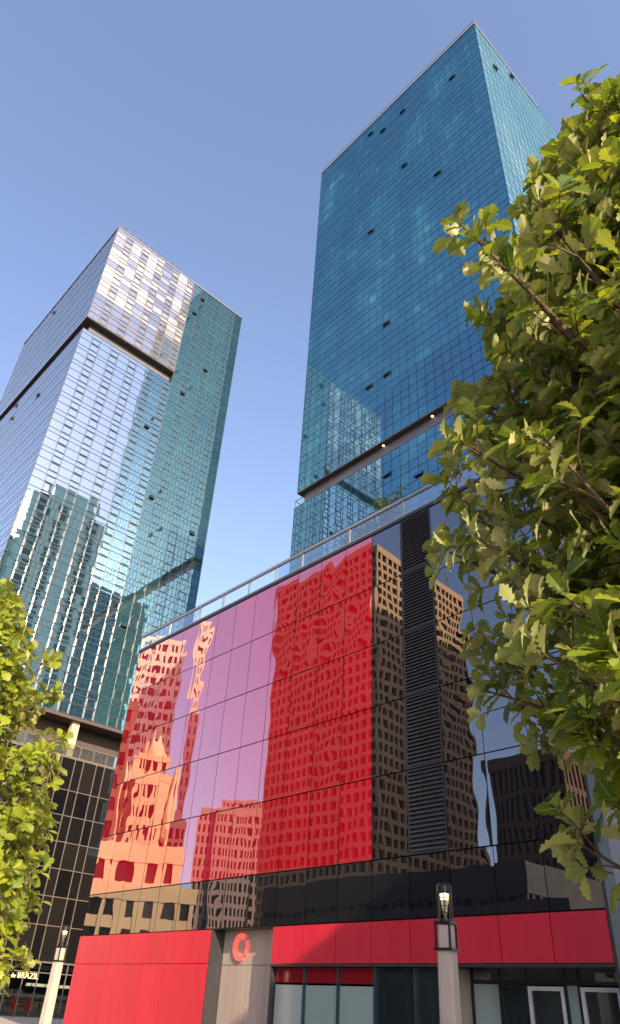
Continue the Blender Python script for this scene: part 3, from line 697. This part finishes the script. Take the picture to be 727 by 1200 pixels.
# ------------------------------------------------------------------ lamp posts
def lamp_post(label):
    L = thing('lamp_post', label, 'lamp post', (0, 0, 0), 'concrete lamp posts on the pavement')
    hw = .155; c = .045
    def octo(h, c): return [(h, -h+c), (h, h-c), (h-c, h), (-h+c, h), (-h, h-c), (-h, -h+c), (-h+c, -h), (h-c, -h)]
    b = MB(); prof = [(0, hw+.02, c), (2.86, hw, c), (2.88, hw-.02, c), (3.27, hw-.02, c)]
    for z, h, cc in prof: b.v += [(x, y, z) for x, y in octo(h, cc)]
    for i in range(len(prof)-1):
        for k in range(8): b.f.append((i*8+k, i*8+(k+1) % 8, i*8+8+(k+1) % 8, i*8+8+k)); b.r.append(.5)
    b.f.append(tuple(range(24, 32))); b.r.append(.5)
    b.build('post', M_CONC, L)
    b = MB(); b.box(-.19, .19, -.19, .19, 2.84, 2.885)
    for sx in (-1, 1):
        for sy in (-1, 1): b.box(sx*.15-.017, sx*.15+.017, sy*.15-.017, sy*.15+.017, 2.885, 3.30)
    b.box(-.168, .168, -.168, .168, 3.29, 3.335); b.build('bracket', M_BLKMET, L)
    b = MB(); b.lathe([(.14, 3.335), (.14, 3.38)], 16)
    for k in range(8):
        t = 2*math.pi*(k+.5)/8; x, y = .14*math.cos(t), .14*math.sin(t); b.tube([(x, y, 3.36), (x, y, 3.93)], [.011]*2, 5)
    for z in (3.48, 3.60, 3.74):
        ring = [(.143*math.cos(t*math.pi/12), .143*math.sin(t*math.pi/12), z) for t in range(25)]
        b.tube(ring, [.008]*25, 5, False)
    b.lathe([(.148, 3.84), (.155, 3.85), (.155, 3.95), (.125, 4.0), (.001, 4.02)], 16)
    b.build('lantern_cage', M_BLKMET, L, smooth=False)
    b = MB(); b.lathe([(.001, 3.38), (.124, 3.38), (.124, 3.86)], 20); b.build('lantern_glass', M_CLEAR, L, smooth=True)
    b = MB(); b.lathe([(.001, 3.72), (.075, 3.72), (.09, 3.82), (.001, 3.84)], 14); b.build('bulb', M_LAMP, L, smooth=True)
    b = MB(); b.tube([(0, 0, 3.38), (0, 0, 3.72)], [.035, .03], 8); b.build('stem', M_SILV, L)
    return L
lp = lamp_post('concrete lamp post with lit cage lantern in front of the red fascia panels')
lp.location = (-9.93, 12.9, .13-.25+.02)
l2 = lp.copy(); S.collection.objects.link(l2); l2.location = (-29.15, 14.5, -.10)
l2['label'] = 'sunlit concrete lamp post at the left corner of the red block, before the dark podium'
for ch in list(lp.children):
    c = ch.copy(); S.collection.objects.link(c); c.parent = l2; c.matrix_parent_inverse = Matrix()
for o_ in (lp, l2): o_.rotation_euler.z = R(12)

# ------------------------------------------------------------------ oak trees
LEAF = [(0, .018), (.07, .025), (.16, .095), (.22, .10), (.27, .075), (.35, .19), (.41, .205), (.45, .14), (.54, .27), (.60, .285), (.65, .20), (.73, .27), (.79, .255), (.83, .16), (.90, .15), (.96, .06), (1, 0)]
def add_leaf(b, uv, P, D, Nn, L, curl, fold, rr, rng):
    Sd = D.cross(Nn).normalized()
    base = len(b.v); n = len(LEAF)
    wl = rng.uniform(.85, 1.15)
    tw = rng.uniform(-.5, .5)
    for i, (t, w) in enumerate(LEAF):
        a = curl*t
        c = P + D*(L*t*math.cos(a*.6)) - Nn*(L*t*math.sin(a*.6))
        up_ = Nn*math.cos(a)+D*math.sin(a)
        w2 = w*L*wl
        for s in (-1, 0, 1):
            ww = w2*(1+.12*rng.uniform(-1, 1))
            q = c+Sd*(s*ww*math.cos(fold))+up_*(abs(s)*ww*math.sin(fold)+s*ww*tw*t)
            b.v.append(tuple(q)); uv.append((t, abs(s)*w))
    for i in range(n-1):
        k = base+i*3
        b.f.append((k, k+1, k+4, k+3)); b.r.append(rr); b.f.append((k+1, k+2, k+5, k+4)); b.r.append(rr)
def oak(label, loc, H, z0, prof, nb, seed, leafL, mat, lean=(0, 0), per=8, low=None, keep=None):
    rng = random.Random(seed)
    T = thing('oak_tree', label, 'tree', loc)
    base = Vector(loc)
    b = MB(); pts = []; rad = []
    for k in range(14):
        t = k/13; pts.append(base+Vector((lean[0]*t+.05*math.sin(3*t+seed), lean[1]*t+.05*math.cos(4*t), H*.93*t))); rad.append(.095*(1-t)**.8+.012)
    b.tube(pts, rad, 10); b.build('trunk', M_BARK, T, smooth=True)
    def trunk_at(z):
        t = max(0, min(1, z/(H*.93))); return base+Vector((lean[0]*t+.05*math.sin(3*t+seed), lean[1]*t+.05*math.cos(4*t), H*.93*t))
    def rprof(z):
        for (a, ra), (c, rc) in zip(prof, prof[1:]):
            if a <= z <= c: return ra+(rc-ra)*(z-a)/(c-a)
        return prof[0][1] if z < prof[0][0] else prof[-1][1]*.6
    lb = MB(); uv = []; br = MB()
    def rosette(P, ax, n):
        ph = rng.uniform(0, 6.28)
        a0 = ax.orthogonal().normalized(); b0 = ax.cross(a0)
        for k in range(n):
            t = ph+k*2.4+rng.uniform(-.3, .3); sp = rng.uniform(.55, 1.25)
            rad_ = (a0*math.cos(t)+b0*math.sin(t))
            D = (ax*math.cos(sp)+rad_*math.sin(sp)+Vector((0, 0, -.12))).normalized()
            Nn = (ax*math.sin(sp)-rad_*math.cos(sp)); Nn = (Nn-D*Nn.dot(D)).normalized()
            # leaves turn partly towards the light
            Nn = (Nn+Vector((0, 0, .5))+Vector((rng.gauss(0, .28), rng.gauss(0, .28), rng.gauss(0, .28)))); Nn = (Nn-D*Nn.dot(D)).normalized()
            L = leafL*rng.uniform(.48, 1.18)
            add_leaf(lb, uv, P+ax*rng.uniform(-.05, .02), D, Nn, L, rng.uniform(.1, .8), rng.uniform(.05, .4), rng.random(), rng)
    def branch(p0, az, elev, length, r0):
        """returns points of an upward-curving limb"""
        n = 7; pts = [p0]; d = Vector((math.cos(az)*math.cos(elev), math.sin(az)*math.cos(elev), math.sin(elev)))
        for k in range(n):
            d = (d+Vector((rng.gauss(0, .09), rng.gauss(0, .09), .07+rng.gauss(0, .05)))).normalized()
            pts.append(pts[-1]+d*length/n)
        br.tube(pts, [r0*(1-.85*k/n) for k in range(n+1)], 6, False)
        return pts, d
    specs = []
    for i in range(nb):
        t = (i+.5)/nb; z = z0+(H-z0)*.96*t**1.12
        specs.append((z, i*2.39996+rng.uniform(-.25, .25)))
    for z, az in specs:
        el = R(18)+R(38)*(z-z0)/(H-z0)+rng.uniform(-.12, .12)
        reach = rprof(z+.6)*rng.uniform(.78, .96); length = reach/max(.35, math.cos(el+.2))
        zs_ = max(.6, z-.45*math.sin(el)*length)
        pts, d = branch(trunk_at(zs_), az, el, length, .012+.012*length)
        rosette(pts[-1], d, per+1)
        m_ = max(3, int(length/.125))
        for k in range(m_):
            t = .22+.75*(k+.5)/m_; f = t*7; i0 = min(6, int(f)); P = pts[i0].lerp(pts[i0+1], f-i0)
            dd = (pts[i0+1]-pts[i0]).normalized()
            a0 = dd.orthogonal().normalized(); b0 = dd.cross(a0); th = k*2.2+rng.uniform(-.4, .4)
            sd_ = (dd*.75+(a0*math.cos(th)+b0*math.sin(th))*rng.uniform(.6, 1.0)+Vector((0, 0, .25))).normalized()
            tl = rng.uniform(.16, .42)*(1.15-.5*t)
            e = P+sd_*tl; mid_ = P+sd_*tl*.5+Vector((rng.gauss(0, .015), rng.gauss(0, .015), .01))
            br.tube([P, mid_, e], [.006, .0045, .003], 5, False)
            rosette(e, sd_, max(3, per-rng.randint(0, 3)))
            if rng.random() < .55: rosette(mid_, (sd_+Vector((0, 0, -.2))).normalized(), rng.randint(3, 4))
    # tuft at the very top
    for k in range(4):
        pts, d = branch(trunk_at(H*.86), k*1.6+seed, R(66), H*.12, .012); rosette(pts[-1], d, per); rosette(pts[4], d, per-2)
    for (P, az, el, ln) in (low or []):
        pts, d = branch(Vector(P), az, el, ln, .012)
        rosette(pts[-1], d, per); rosette(pts[5], d, 4); rosette(pts[3], d, 4)
    br.build('limb', M_BARK, T, smooth=True)
    lb.build('crown', mat, T, smooth=False, uv=uv)
    return T
oak('big-leaved young oak close by at the right, filling the edge from roofline to fascia', (-.66, 3.86, 0), 6.95, 1.95,
    [(1.9, 1.15), (2.6, 1.45), (3.3, 1.66), (4.4, 1.68), (5.4, 1.45), (6.2, 1.02), (7.0, .7), (7.8, .3)], 235, 3, .158, M_LEAF1,
    low=[((-.66, 3.86, 1.72), R(197), R(6), .8), ((-.66, 3.86, 2.0), R(200), R(8), .85), ((-.66, 3.86, 1.5), R(188), R(3), .8)])
oak('sunlit yellow-green oak at the left edge before the dark podium', (-9.1, 2.35, 0), 5.75, 1.1,
    [(1.0, 1.8), (2.4, 1.85), (3.2, 1.7), (4.2, 1.45), (5.0, 1.1), (5.8, .6)], 120, 8, .16, M_LEAF2)

# ------------------------------------------------------------------ roof garden shrubs
def shrub(label, x, y, z, w, h, seed):
    rng = random.Random(seed); T = thing('roof_shrub', label, 'shrub', (x, y, z), 'shrubs on the roof terrace')
    b = MB(); s = MB()
    for k in range(26):
        a = rng.uniform(0, 6.28); rr = w*.5*rng.random()**.5; top = Vector((x+rr*math.cos(a), y+.4*rr*math.sin(a), z+h*rng.uniform(.55, 1.0)))
        s.tube([(x+.2*(top.x-x), y, z), tuple(top)], [.02, .008], 5)
        for q in range(16):
            P = top+Vector((rng.gauss(0, .13), rng.gauss(0, .13), rng.gauss(-.1, .22))); d = Vector((rng.gauss(0, 1), rng.gauss(0, 1), rng.gauss(.3, .7))).normalized()
            e = d.orthogonal().normalized()*.07; l = d*.22
            b.quad([P, P+l*.5+e, P+l, P+l*.5-e])
    s.build('stem', M_BARK, T); b.build('foliage', M_SHRUB, T)
shrub('taller green shrub growing behind the roof railing', -19.6, 22.6, 19.66, 1.6, 4.4, 1)
shrub('low spreading shrub behind the roof railing left of the taller one', -21.7, 22.8, 19.66, 2.6, 3.8, 2)

# tidy: parts whose thing sits away from the origin keep world coordinates
for o_ in S.objects:
    p = o_.parent
    if p is not None and p.type == 'MESH' and p.parent is not None:
        o_.matrix_parent_inverse = Matrix()
for o_ in S.objects:
    if '_w' in o_: del o_['_w']
